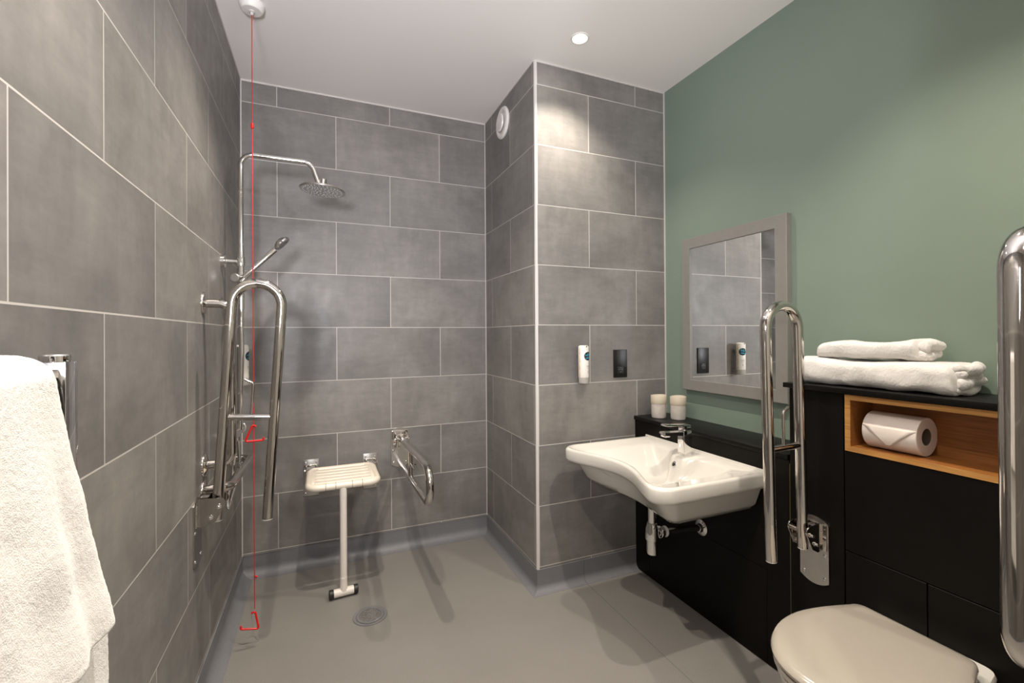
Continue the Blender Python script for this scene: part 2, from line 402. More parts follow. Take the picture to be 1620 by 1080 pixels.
def flange(bm, p, n, r=0.0425):
    lathe(bm, [(r, 0), (r, 0.004), (r * 0.96, 0.007), (r * 0.7, 0.010), (0.02, 0.012)], p, n, 36)

def grab_bar(name, label, a, c, n, off, r=0.016, fr=0.045, bend=0.055):
    """straight bar whose two ends bend back to wall flanges at a and c; n = wall normal"""
    a, c, n = Vector(a), Vector(c), Vector(n)
    t = thing(name, label, 'grab bar', a)
    b = bm_new(); tube(b, fillet([a + n * 0.004, a + n * off, c + n * off, c + n * 0.004], bend, 12), r, 26); bar = obj('bar', b, 'steel', t)
    for p in (a, c):
        b = bm_new(); flange(b, p, n, fr); obj('flange', b, 'steel', t)
    return t
grab_bar('grab_bar', 'straight vertical chrome grab bar fixed to left tiled wall behind the upright hinged rail', (XL, 1.968, 1.402), (XL, 1.968, 0.815), (1, 0, 0), 0.088, fr=0.042)
grab_bar('grab_bar', 'horizontal chrome grab bar low on left tiled wall beneath the shower valve', (XL, 1.957, 0.728), (XL, 2.505, 0.702), (1, 0, 0), 0.082, r=0.0175, fr=0.037)
grab_bar('grab_bar', 'tall chrome grab bar at the right edge of the photo, nearest the camera', (XN, 0.264, 1.395), (XN, 0.264, 0.885), (-1, 0, 0), 0.0895, r=0.0172, fr=0.018, bend=0.055)

# ------------------------------------------------------------------ shower
SX, SY = -0.325, 2.29
sh = thing('shower_set', 'chrome riser shower with round overhead rose, handset and bar valve on left wall', 'shower', (SX, SY, 0.86))
b = bm_new(); tube(b, fillet([(SX - 0.008, SY, 0.875), (SX, SY, 1.2), (SX, SY, 2.078), (-0.045, SY, 2.078), (-0.010, SY, 1.972)], 0.05, 10), 0.0105, 20); riser = obj('riser_pipe', b, 'chrome', sh)
b = bm_new(); cyl(b, (SX, SY, 1.40), (SX, SY, 1.665), 0.0125); obj('riser_sleeve', b, 'chrome', riser)
b = bm_new(); lathe(b, [(0.027, 0), (0.027, 0.014), (0.012, 0.016), (0.0105, 0.018), (0.0105, 0.066)], (XL, SY, 1.605), 'X', 28); lathe(b, [(0.016, -0.02), (0.017, -0.012), (0.017, 0.012), (0.016, 0.02)], (SX, SY, 1.607), 'Z', 20); obj('wall_bracket', b, 'chrome', sh)
# overhead rose
b = bm_new(); lathe(b, [(0.0115, 0.055), (0.016, 0.05), (0.016, 0.03), (0.012, 0.026), (0.02, 0.012), (0.05, 0.008), (0.096, 0.005), (0.0995, 0.001), (0.098, -0.003), (0.0, -0.003)], (0.003, SY, 1.955), (0.06, 0, 1), 48)
hd = obj('overhead_rose', b, 'brushed', sh)
b = bm_new()
for ring_r, cnt in ((0.014, 6), (0.03, 12), (0.046, 18), (0.064, 24), (0.083, 30)):
    for k in range(cnt):
        a = 2 * PI * k / cnt + ring_r * 9
        p = Vector((0.003, SY, 1.9525)) + Vector((ring_r * math.cos(a), ring_r * math.sin(a), -0.06 * ring_r * math.cos(a)))
        cyl(b, p, p - Vector((0, 0, 0.004)), 0.003, 0.002, 6)
obj('spray_nozzles', b, 'nozzle', hd)
# handset on its holder
HB = Vector((-0.302, SY - 0.03, 1.545)); HT = Vector((-0.190, SY - 0.03, 1.662))
d = (HT - HB).normalized()
b = bm_new(); lathe(b, [(0.008, 0), (0.009, 0.01), (0.0105, 0.06), (0.0115, 0.12), (0.012, (HT - HB).length)], HB, d, 20); hs = obj('handset', b, 'chrome', sh)
hc = HT + d * 0.040; nrm = Vector((0.70, -0.02, -0.70)).normalized()
nrm = (nrm - d * nrm.dot(d)).normalized()
b = bm_new(); lathe(b, [(0.020, -0.020), (0.032, -0.013), (0.0385, -0.004), (0.0385, 0.002), (0.036, 0.004)], hc, nrm, 36)
obj('handset_head', b, 'chrome', hs)
b = bm_new(); lathe(b, [(0.036, 0.0035), (0.035, 0.0052), (0.0, 0.0055)], hc, nrm, 36)
u, w = frame_at(nrm)
for rr, cnt in ((0.01, 6), (0.02, 12), (0.029, 18)):
    for k in range(cnt):
        a = 2 * PI * k / cnt; p = hc + (u * math.cos(a) + w * math.sin(a)) * rr + nrm * 0.005
        cyl(b, p, p + nrm * 0.003, 0.0018, 0.0012, 6)
obj('handset_spray_face', b, 'grey_plastic', hs)
b = bm_new(); lathe(b, [(0.0165, -0.024), (0.0165, 0.024)], (SX, SY, 1.536), 'Z', 24); tube(b, [(SX, SY, 1.536), HB - Vector((0.004, 0, 0.006)), HB + d * 0.016], 0.011, 16, True, [0.012, 0.012, 0.0125]); hold = obj('handset_holder', b, 'chrome', sh)
b = bm_new(); lathe(b, [(0.012, 0.012), (0.0185, 0.014), (0.0185, 0.034), (0.016, 0.036)], (SX - 0.012, SY, 1.532), (-0.25, -1, 0), 24); obj('holder_knob', b, 'brushed', hold)
# bar valve
VX, VZ = -0.348, 0.865
b = bm_new(); lathe(b, [(0.017, -0.11), (0.0215, -0.105), (0.0215, 0.105), (0.017, 0.11)], (VX, SY, VZ), 'Y', 28); val = obj('valve_body', b, 'chrome', sh)
for s in (-1, 1):
    b = bm_new(); lathe(b, [(0.018, 0.112), (0.0245, 0.115), (0.0245, 0.15), (0.022, 0.153)], (VX, SY, VZ), (0, s, 0), 28); obj('valve_knob', b, 'chrome', val)
    b = bm_new(); lathe(b, [(0.03, 0), (0.03, 0.006), (0.014, 0.01), (0.014, 0.04)], (XL, SY + s * 0.075, VZ), 'X', 28); obj('inlet_flange', b, 'chrome', val)
b = bm_new(); cyl(b, (VX + 0.006, SY + 0.0, VZ - 0.035), (VX + 0.006, SY, VZ - 0.01), 0.011); obj('hose_outlet', b, 'chrome', val)
# flexible hose: ribbed tube
def bez(p, n):
    out = []
    P = [Vector(q) for q in p]
    for i in range(len(P) - 1):
        p0 = P[max(i - 1, 0)]; p1 = P[i]; p2 = P[i + 1]; p3 = P[min(i + 2, len(P) - 1)]
        for k in range(n):
            t = k / n
            out.append(0.5 * ((2 * p1) + (p2 - p0) * t + (2 * p0 - 5 * p1 + 4 * p2 - p3) * t * t + (3 * p1 - p0 - 3 * p2 + p3) * t ** 3))
    out.append(P[-1]); return out
hp = bez([HB - d * 0.004, (-0.330, 2.235, 1.45), (-0.342, 2.225, 1.20), (-0.342, 2.235, 0.93), (-0.352, 2.245, 0.72), (-0.372, 2.25, 0.60), (-0.372, 2.262, 0.552), (-0.360, 2.275, 0.60), (-0.335, 2.285, 0.72), (VX + 0.010, SY, VZ - 0.03)], 46)
b = bm_new(); tube(b, hp, 0.007, 10, True, [0.0074 if i % 2 else 0.0060 for i in range(len(hp))]); obj('hose', b, 'chrome', sh, smooth=80)

# ------------------------------------------------------------------ fold down shower seat
st = thing('shower_chair', 'cream fold-down slatted shower seat with single white leg on back wall', 'shower seat', (0.095, YB, 0.55))
x0, x1, y0, y1, zs = -0.082, 0.272, 2.375, 2.715, 0.548
b = bm_new(); ring = rrect(x0 + 0.018, x1 - 0.018, y0 + 0.018, y1 - 0.012, 0.045, zs, 8, 6)
tube(b, ring + [ring[0]], 0.0175, 20, False); fr = obj('seat_frame', b, 'cream_plastic', st, smooth=60)
for x in (x0 + 0.093, x0 + 0.138, x0 + 0.215, x0 + 0.262):
    b = bm_new(); lathe(b, [(0.0178, -0.001), (0.0181, -0.0006), (0.0181, 0.0006), (0.0178, 0.001)], (x, y0 + 0.018, zs), 'X', 24); obj('joint_ring', b, 'card', fr)
# deck: four slats joined by end pieces
b = bm_new()
for k in range(5):
    ya = y0 + 0.046 + k * 0.052
    box(b, (x0 + 0.042, ya, zs - 0.004), (x1 - 0.042, ya + 0.038, zs + 0.0150), 0.007, 3)
box(b, (x0 + 0.022, y0 + 0.06, zs - 0.006), (x0 + 0.06, y1 - 0.02, zs + 0.013), 0.004); box(b, (x1 - 0.06, y0 + 0.06, zs - 0.006), (x1 - 0.022, y1 - 0.02, zs + 0.013), 0.004)
box(b, (x0 + 0.045, y0 + 0.060, zs - 0.010), (x1 - 0.045, y1 - 0.03, zs - 0.006), 0.002)
obj('slatted_deck', b, 'cream_plastic', st)
for cx in (-0.061, 0.256):
    b = bm_new(); box(b, (cx - 0.040, YB - 0.004, 0.388), (cx + 0.038, YB, 0.590), 0.001); pl = obj('wall_plate', b, 'brushed', st)
    for sx in (-0.028, 0.027):
        for z in (0.405, 0.573):
            b = bm_new(); screw(b, (cx + sx, YB - 0.004, z), (0, -1, 0), 0.0055); obj('screw', b, 'chrome', pl)
    b = bm_new()
    cyl(b, (cx - 0.034, YB - 0.022, 0.535), (cx + 0.034, YB - 0.022, 0.535), 0.011)
    for sx in (-0.030, 0.024):
        box(b, (cx + sx, YB - 0.036, 0.515), (cx + sx + 0.008, YB - 0.003, 0.562), 0.003)
    box(b, (cx - 0.022, YB - 0.095, 0.530), (cx + 0.022, YB - 0.02, 0.542), 0.003)
    box(b, (cx - 0.036, YB - 0.012, 0.548), (cx + 0.034, YB - 0.003, 0.562), 0.003)
    obj('hinge', b, 'steel', st)
b = bm_new(); lx, ly = 0.0905, y0 + 0.018
tube(b, [(lx, ly, zs - 0.008), (lx, ly, 0.49), (lx, ly, 0.4895), (lx, ly, 0.10), (lx, ly, 0.0995), (lx, ly, 0.045)], 0.0165, 24, True, [0.0172, 0.0172, 0.0165, 0.0165, 0.0172, 0.0172]); leg = obj('leg', b, 'leg_white', st)
b = bm_new(); cyl(b, (lx - 0.046, ly - 0.004, 0.026), (lx + 0.046, ly + 0.004, 0.026), 0.0195); tube(b, [(lx, ly, 0.075), (lx, ly, 0.026)], 0.0172, 20, True, [0.0172, 0.019]); ft = obj('foot_bar', b, 'leg_white', leg)
for s in (-1, 1):
    b = bm_new(); lathe(b, [(0.0205, 0), (0.021, 0.002), (0.021, 0.018), (0.018, 0.021)], (lx + s * 0.046, ly + s * 0.004, 0.0262), (s, s * 0.087, 0), 22); obj('rubber_cap', b, 'black_rubber', ft)

# ------------------------------------------------------------------ floor drain
dr = thing('floor_drain', 'round metal shower drain grate set in the grey vinyl floor', 'drain', (0.195, 2.183, 0))
b = bm_new(); lathe(b, [(0.0755, 0.0005), (0.075, 0.0035), (0.071, 0.0045), (0.0625, 0.0030), (0.061, 0.0008)], (0.195, 2.183, 0), 'Z', 56, True, True); rim = obj('rim', b, 'grey_plastic', dr, smooth=30)
b = bm_new(); lathe(b, [(0.060, 0.001), (0.060, 0.0042), (0.058, 0.005), (0.0485, 0.0050), (0.048, 0.002)], (0.195, 2.183, 0), 'Z', 56); obj('grate_ring', b, 'grey_plastic', dr)
b = bm_new()
for k in range(-4, 5):
    yy = k * 0.0102; hl = math.sqrt(max(0.047 ** 2 - yy ** 2, 1e-5))
    t_ = bmesh.new(); box(t_, (-hl, yy - 0.0026, 0.002), (hl, yy + 0.0026, 0.0062), 0.0012); merge(b, t_, Matrix.Translation((0.195, 2.183, 0)) @ Matrix.Rotation(math.radians(2), 4, 'Z'))
obj('grate_bars', b, 'chrome', dr)
b = bm_new(); lathe(b, [(0.0480, 0.0009), (0.0, 0.0016)], (0.195, 2.183, 0), 'Z', 32, False, False); obj('drain_well', b, 'dark_hole', dr)

# ------------------------------------------------------------------ emergency pull cord
PX, PY = -0.264, 2.151
pc = thing('emergency_pull_cord', 'red emergency pull cord with two triangle handles hanging from white ceiling switch', 'pull cord', (PX, PY, 0.11))
b = bm_new(); lathe(b, [(0.047, 0), (0.047, -0.012), (0.045, -0.016), (0.041, -0.026), (0.036, -0.030), (0.015, -0.031)], (PX, PY, ZC), 'Z', 40); sw = obj('ceiling_switch', b, 'white_plastic', pc)
b = bm_new(); lathe(b, [(0.014, -0.0305), (0.012, -0.035), (0.007, -0.036), (0.005, -0.046), (0.003, -0.047)], (PX, PY, ZC), 'Z', 24); obj('cord_outlet', b, 'trim', sw)
b = bm_new(); tube(b, [(PX, PY, ZC - 0.045), (PX + 0.0005, PY, 1.3), (PX + 0.002, PY, 0.16)], 0.0017, 8); cord = obj('cord', b, 'red_cord', pc)
b = bm_new(); lathe(b, [(0.002, -0.012), (0.0055, -0.009), (0.0062, 0.003), (0.004, 0.012), (0.002, 0.013)], (PX, PY, 2.150), 'Z', 16); obj('cord_connector', b, 'red', cord)
b = bm_new(); tube(b, [(PX + 0.001, PY, 0.288), (PX + 0.006, PY - 0.002, 0.295), (PX + 0.013, PY - 0.002, 0.291), (PX + 0.006, PY + 0.003, 0.285)], 0.0026, 8); obj('knot', b, 'red', cord)
def tri(cx, top, wid, h, flip, z):
    b = bm_new(); s = flip
    pts = [(cx + 0.010 * s, PY, z + h - 0.006), (cx - 0.002 * s, PY - 0.002, z + h + 0.003), (cx - 0.030 * s, PY - 0.004, z + 0.0), (cx + 0.036 * s, PY - 0.006, z + 0.001), (cx + 0.038 * s, PY - 0.006, z + 0.013)]
    tube(b, fillet(pts, 0.006, 6), 0.0039, 12); return b
obj('pull_handle', tri(PX, 0, 0, 0.064, 1, 0.850), 'red', pc)
b = tri(PX + 0.002, 0, 0, 0.066, -1, 0.082)
bmesh.ops.rotate(b, verts=b.verts, cent=(PX, PY, 0.15), matrix=Matrix.Rotation(math.radians(12), 3, 'Y')); obj('pull_handle', b, 'red', pc)

# ------------------------------------------------------------------ extract vent
VC = Vector((XA, 2.476, 2.522))
ve = thing('extract_vent', 'round white extractor vent high on the alcove side wall', 'vent', VC)
b = bm_new(); lathe(b, [(0.090, 0.0), (0.091, 0.006), (0.086, 0.013), (0.072, 0.016), (0.062, 0.011), (0.058, 0.002)], VC, (-1, 0, 0), 48); obj('rim', b, 'white_plastic', ve)
b = bm_new(); lathe(b, [(0.058, 0.0010), (0.0, 0.0022)], VC, (-1, 0, 0), 40, False, False); obj('duct_opening', b, 'dark_hole', ve)
b = bm_new(); lathe(b, [(0.010, 0.002), (0.010, 0.012), (0.046, 0.014), (0.051, 0.019), (0.048, 0.026), (0.0, 0.029)], VC + Vector((0, 0.004, 0)), (-1, 0, 0), 40); obj('centre_disc', b, 'white_plastic', ve)

# ------------------------------------------------------------------ soap dispensers
def dispenser(label, p, nrm, tang, TW=0.42):
    """wall pump bottle; nrm = out of the wall, tang = to the right seen from the room"""
    p, n, t = Vector(p), Vector(nrm), Vector(tang)
    d = thing('soap_dispenser', label, 'soap dispenser', p)
    c = p + n * 0.047; R = 0.0265
    b = bm_new()
    pts = []
    for k in range(15):
        a = math.radians(-75 + 150 * k / 14); pts.append(n * (-math.cos(a) * (R + 0.003)) + t * math.sin(a) * (R + 0.003))
    back = [q - n * 0.003 for q in pts]
    ring = pts + back[::-1]
    loft(b, [[c + q + Vector((0, 0, z)) for q in ring] for z in (0.0, 0.188)])
    for z in (0.03, 0.15):
        tt = bmesh.new(); lathe(tt, [(0.012, 0), (0.012, 0.0195)], p + Vector((0, 0, z)), n, 16); merge(b, tt)
    obj('holder', b, 'brushed', d)
    b = bm_new(); lathe(b, [(R - 0.003, 0.003), (R - 0.0015, 0.004), (R, 0.008), (R, 0.034)], c, 'Z', 40); obj('bottle_base', b, 'bottle_base', d)
    b = bm_new(); lathe(b, [(R, 0.034), (R + 0.0004, 0.036), (R + 0.0004, 0.188), (R - 0.002, 0.193), (R - 0.008, 0.196)], c, 'Z', 40); bt = obj('bottle', b, 'bottle', d)
    # pump: small nozzle in a notch at the top front
    b = bm_new(); q = c + n * R
    for s in (-0.008, 0.008): 
        cyl(b, q + t * s * 0.8 + Vector((0, 0, 0.180)) - n * 0.004, q + t * s * 0.8 + Vector((0, 0, 0.1945)) - n * 0.004, 0.0022, n=10)
    cyl(b, q + Vector((0, 0, 0.190)) - n * 0.008, q + Vector((0, 0, 0.190)) + n * 0.003, 0.0035, n=12); obj('pump_nozzle', b, 'steel', bt)
    # prints wrapped on the bottle
    def wrap(name, m, shapes, off=0.0009):
        b = bm_new()
        for pts in shapes:
            vs = [bm_v(b, c, n, t, a + TW, z, R + off) for a, z in pts]
            b.faces.new(vs)
        bmesh.ops.triangulate(b, faces=b.faces)
        o = obj(name, b, m, bt, smooth=80); sol = o.modifiers.new('s', 'SOLIDIFY'); sol.thickness = 0.0004; sol.offset = 0; return o
    def bm_v(b, c, n, t, a, z, r): return b.verts.new(c + (n * math.cos(a) + t * math.sin(a)) * r + Vector((0, 0, z)))
    cz, rr = 0.142, 0.0225
    disc = []
    rows = 12
    for i in range(rows):
        za, zb = -rr + 2 * rr * i / rows, -rr + 2 * rr * (i + 1) / rows
        ha, hb = math.sqrt(max(rr * rr - za * za, 0)) / R, math.sqrt(max(rr * rr - zb * zb, 0)) / R
        cols = 8
        for k in range(cols):
            f0, f1 = -1 + 2 * k / cols, -1 + 2 * (k + 1) / cols
            quad = [(ha * f0, cz + za), (ha * f1, cz + za), (hb * f1, cz + zb), (hb * f0, cz + zb)]
            u_ = []
            for q_ in quad:
                if all((q_[0] - x[0]) ** 2 + (q_[1] - x[1]) ** 2 > 1e-10 for x in u_): u_.append(q_)
            if len(u_) > 2: disc.append(u_)
    wrap('round_badge', 'navy', disc)
    def stroke(a0, z0, a1, z1, wd):
        dx, dz = (a1 - a0) * R, z1 - z0; l = math.hypot(dx, dz); nx, nz = -dz / l * wd / 2, dx / l * wd / 2
        out = []
        for k in range(4):
            f0, f1 = k / 4, (k + 1) / 4
            out.append([(a0 + (a1 - a0) * f0 + nx / R, z0 + (z1 - z0) * f0 + nz), (a0 + (a1 - a0) * f0 - nx / R, z0 + (z1 - z0) * f0 - nz), (a0 + (a1 - a0) * f1 - nx / R, z0 + (z1 - z0) * f1 - nz), (a0 + (a1 - a0) * f1 + nx / R, z0 + (z1 - z0) * f1 + nz)])
        return out
    sk = stroke(-0.5, cz + 0.004, 0.5, cz + 0.008, 0.0045) + stroke(-0.12, cz - 0.002, -0.05, cz + 0.016, 0.004) + stroke(0.3, cz + 0.0, 0.35, cz + 0.014, 0.004) + stroke(-0.62, cz + 0.006, -0.4, cz + 0.001, 0.004)
    sk += stroke(-0.45, cz - 0.010, 0.5, cz - 0.009, 0.005) + stroke(-0.25, cz - 0.014, -0.15, cz - 0.005, 0.004) + stroke(0.1, cz - 0.014, 0.2, cz - 0.004, 0.004) + stroke(-0.5, cz - 0.013, -0.3, cz - 0.008, 0.004)
    wrap('badge_lettering', 'teal', sk, 0.0016)
    tx = stroke(-0.35, 0.092, 0.35, 0.093, 0.0018) + stroke(-0.45, 0.0885, 0.45, 0.0895, 0.0014) + stroke(-0.3, 0.081, 0.3, 0.082, 0.0016) + stroke(-0.05, 0.070, 0.06, 0.056, 0.0013) + stroke(-0.1, 0.066, -0.02, 0.056, 0.0012)
    wrap('small_print', 'grey_print', tx, 0.0009)
    wrap('side_stripe', 'ochre', stroke(-1.75, 0.036, -1.75, 0.186, 0.0035), 0.0009); wrap('side_stripe', 'ochre', stroke(1.0, 0.036, 1.0, 0.186, 0.0035), 0.0009)
    return d
dispenser('white soap dispenser bottle on the pier wall, left of the black shaver socket', (1.2255, YP, 1.0285), (0, -1, 0), (1, 0, 0))
dispenser('white soap dispenser bottle on left wall, half hidden behind the shower riser', (XL, 2.505, 1.045), (1, 0, 0), (0, 1, 0), TW=-0.12)

# ------------------------------------------------------------------ shaver socket
ss = thing('shaver_socket', 'matt black shaver socket plate on the pier tiles above the basin', 'socket', (1.482, YP, 1.122))
b = bm_new(); box(b, (1.439, YP - 0.007, 1.047), (1.525, YP, 1.197), 0.0015); obj('face_plate', b, 'black_plastic', ss)
b = bm_new(); box(b, (1.461, YP - 0.0085, 1.066), (1.503, YP - 0.006, 1.106), 0.003); ou = obj('outlet_insert', b, 'black_rubber', ss)
b = bm_new()
for x, z in ((1.474, 1.090), (1.490, 1.090), (1.482, 1.077)): 
    box(b, (x - 0.0042, YP - 0.0092, z - 0.0014), (x + 0.0042, YP - 0.008, z + 0.0014))
box(b, (1.476, YP - 0.0092, 1.0985), (1.488, YP - 0.008, 1.1005))
obj('pin_slots', b, 'grey_plastic', ou)

# ------------------------------------------------------------------ mirror
mr = thing('wall_mirror', 'rectangular mirror in flat grey frame on the green wall above the basin', 'mirror', (XG, 1.59, 0.985))
ya, yb, za, zb = 1.292, 1.889, 0.986, 1.780; fwid = 0.054; xf = XG - 0.030
b = bm_new()
outer = [(ya, za), (yb, za), (yb, zb), (ya, zb)]; inner = [(ya + fwid, za + fwid), (yb - fwid, za + fwid), (yb - fwid, zb - fwid), (ya + fwid, zb - fwid)]
loft(b, [[(XG - 0.001, y, z) for y, z in outer], [(xf + 0.002, y, z) for y, z in outer], [(xf, y + (0.002 if y == ya else -0.002), z + (0.002 if z == za else -0.002)) for y, z in outer], [(xf, y, z) for y, z in inner], [(xf + 0.012, y, z) for y, z in inner], [(XG - 0.001, y, z) for y, z in inner]], False, False); obj('frame', b, 'frame_grey', mr, smooth=20)
b = bm_new(); box(b, (XG - 0.021, ya + fwid - 0.004, za + fwid - 0.004), (XG - 0.016, yb - fwid + 0.004, zb - fwid + 0.004)); obj('mirror_glass', b, 'mirror', mr)

# ------------------------------------------------------------------ black panelling, ledge and cistern cabinet
YC = 1.150
bx = thing('basin_panelling', 'low black panelled pipe boxing with ledge below the mirror, behind the basin', 'panelling', (XP, 1.6, 0))
def panel(root, ya, yb, za, zb, name='panel', x=XP, th=0.018, g=0.0006):
    b = bm_new(); box(b, (x, ya + g, za + g), (x + th, yb - g, zb - g), 0.0008, 1); return obj(name, b, 'black_board', root)
panel(bx, 1.936, YP - 0.001, 0.001, 0.812); panel(bx, YC, 1.936, 0.368, 0.812); panel(bx, 1.246, 1.936, 0.001, 0.368); panel(bx, YC, 1.246, 0.001, 0.368)
b = bm_new(); box(b, (XP - 0.009, YC + 0.001, 0.814), (XG - 0.001, YP - 0.001, 0.834), 0.003); obj('ledge_top', b, 'worktop', bx)
cb = thing('cistern_cabinet', 'tall black cabinet with oak lined niche concealing the cistern behind the toilet', 'cabinet', (XP, 0.7, 0))
panel(cb, 0.960, YC - 0.002, 0.001, 1.080); panel(cb, YN + 0.002, 0.957, 0.568, 0.893); panel(cb, 0.738, 0.957, 0.001, 0.566); panel(cb, YN + 0.002, 0.736, 0.001, 0.566)
b = bm_new(); box(b, (XP + 0.0185, YC - 0.020, 0.002), (XG - 0.001, YC - 0.002, 1.080), 0.0008, 1); obj('side_panel', b, 'black_board', cb)
b = bm_new(); box(b, (XP + 0.0005, YC - 0.0016, 0.001), (XP + 0.012, YC - 0.0002, 0.80)); obj('edge_strip', b, 'seam', cb)
na, nb_, nz0, nz1 = 0.430, 0.954, 0.8955, 1.0785; th = 0.0165; xb = 1.712
b = bm_new()
box(b, (XP - 0.001, na, nz0), (xb, nb_, nz0 + th), 0.0006, 1); box(b, (XP - 0.001, na, nz1 - th), (xb, nb_, nz1), 0.0006, 1)
box(b, (XP - 0.001, nb_ - th, nz0 + th), (xb, nb_, nz1 - th), 0.0006, 1); box(b, (XP - 0.001, na, nz0 + th), (xb, na + th, nz1 - th), 0.0006, 1)
box(b, (xb - 0.012, na + th, nz0 + th), (xb, nb_ - th, nz1 - th)); nl = obj('niche_lining', b, 'wood', cb)
b = bm_new(); xe = XP - 0.0022
for lo_, hi_ in (((na, nz0), (nb_, nz0 + th)), ((na, nz1 - th), (nb_, nz1)), ((nb_ - th, nz0 + th), (nb_, nz1 - th)), ((na, nz0 + th), (na + th, nz1 - th))): box(b, (xe, lo_[0], lo_[1]), (XP - 0.0009, hi_[0], hi_[1]))
obj('edge_lipping', b, 'wood_edge', nl)
panel(cb, YN + 0.002, na - 0.001, 0.894, 1.080)
b = bm_new(); box(b, (XP - 0.013, YN + 0.001, 1.0815), (XG - 0.001, YC + 0.014, 1.0995), 0.0015); o = obj('worktop', b, 'worktop', None, loc=(1.68, 0.72, 1.0815)); tag(o, 'thin black worktop slab on top of the tall cabinet, under the towels', 'worktop')

# ------------------------------------------------------------------ basin, tap, trap
bs = thing('wash_basin', 'white wall-hung accessible basin with concave front on the black panelling', 'basin', (XP, 1.585, 0.745))
zt = 0.745; xb_, xf_ = XP - 0.001, 1.052; yl, yr = 1.232, 1.942
F = 0.088
def rg(ix0, ix1, iy, r, z, front=F, back=0.0): return rrect(xf_ + ix0, xb_ - ix1, yl + iy, yr - iy, r, z, 8, 22, front, back, 0.92)
b = bm_new()
rings = [
    rrect(1.24, 1.45, 1.42, 1.75, 0.03, 0.578, 8, 22),
    rrect(1.185, 1.5765, 1.315, 1.862, [0.004, 0.03, 0.03, 0.004], 0.580, 8, 22, 0.03, 0, 0.92),
    rrect(1.150, xb_ - 0.0015, 1.29, 1.885, [0.004, 0.038, 0.038, 0.004], 0.606, 8, 22, 0.05, 0, 0.92),
    rrect(1.100, xb_ - 0.001, 1.262, 1.912, [0.004, 0.06, 0.06, 0.004], 0.684, 8, 22, F, 0, 0.92),
    rg(0.012, 0, 0.010, [0.004, 0.075, 0.075, 0.004], 0.684), rg(0.004, 0, 0.003, [0.006, 0.075, 0.075, 0.006], 0.688),
    rg(0, 0, 0, [0.010, 0.075, 0.075, 0.010], 0.698), rg(0, 0, 0, [0.012, 0.075, 0.075, 0.012], 0.734), rg(0.003, 0.001, 0.003, [0.012, 0.074, 0.074, 0.012], 0.7405), rg(0.009, 0.002, 0.009, [0.012, 0.07, 0.07, 0.012], zt),
    rg(0.022, 0.020, 0.020, [0.012, 0.062, 0.062, 0.012], 0.744), rg(0.030, 0.028, 0.028, [0.012, 0.056, 0.056, 0.012], 0.7395),
    rg(0.045, 0.062, 0.085, [0.05, 0.06, 0.06, 0.05], 0.7325, F, 0.058), rg(0.052, 0.068, 0.100, [0.05, 0.06, 0.06, 0.05], 0.724, F, 0.062),
    rg(0.085, 0.095, 0.165, [0.06, 0.06, 0.06, 0.06], 0.672, 0.07, 0.055), rg(0.13, 0.13, 0.215, [0.06, 0.06, 0.06, 0.06], 0.632, 0.045, 0.04), rg(0.18, 0.17, 0.25, [0.05] * 4, 0.618, 0.02, 0.02),
    rrect(1.285, 1.315, 1.57, 1.60, 0.012, 0.612, 8, 22)]
loft(b, rings); box(b, (XP - 0.012, 1.226, 0.690), (XP - 0.0005, 1.948, 0.7515), 0.003, 3); body = obj('basin_body', b, 'ceramic', bs, smooth=50)
b = bm_new(); on_ = Vector((-1, 0, 0.55)).normalized(); oc = Vector((1.4395, 1.592, 0.700))
lathe(b, [(0.0075, -0.002), (0.0135, -0.001), (0.0135, 0.002), (0.011, 0.004), (0.0085, 0.0035), (0.0075, 0.001)], oc, on_, 28); ov = obj('overflow_ring', b, 'chrome', bs)
b = bm_new(); lathe(b, [(0.0078, 0.0012), (0.0, 0.0016)], oc, on_, 20, False, False); obj('overflow_hole', b, 'dark_hole', ov)
b = bm_new(); lathe(b, [(0.024, 0.612), (0.032, 0.614), (0.030, 0.617), (0.02, 0.618), (0.0, 0.6185)], (1.30, 1.585, 0), 'Z', 28); obj('waste_ring', b, 'chrome', bs)

tp = thing('basin_tap', 'square chrome mixer tap standing on the rear of the basin', 'tap', (1.502, 1.594, 0.736))
b = bm_new(); box(b, (1.480, 1.573, 0.7315), (1.524, 1.615, 0.846), 0.0025); obj('tap_body', b, 'chrome', tp)
b = bm_new()
loft(b, [[(1.500, 1.576, 0.842), (1.500, 1.612, 0.842), (1.500, 1.612, 0.822), (1.500, 1.576, 0.822)], [(1.376, 1.574, 0.848), (1.376, 1.614, 0.848), (1.376, 1.614, 0.838), (1.376, 1.574, 0.838)]])
box(b, (1.378, 1.578, 0.826), (1.408, 1.610, 0.840), 0.004); bmesh.ops.bevel(b, geom=[e for e in b.edges if e.calc_length() > 0.03], offset=0.0012, segments=2, affect='EDGES'); obj('spout', b, 'chrome', tp)
b = bm_new(); box(b, (1.482, 1.575, 0.8475), (1.522, 1.613, 0.866), 0.003); lv = obj('lever_base', b, 'chrome', tp)
b = bm_new(); t_ = bmesh.new(); box(t_, (-0.118, -0.020, -0.003), (0.020, 0.020, 0.0035), 0.0015); merge(b, t_, Matrix.Translation((1.502, 1.594, 0.869)) @ Matrix.Rotation(math.radians(4), 4, 'Y')); obj('lever_plate', b, 'chrome', lv)

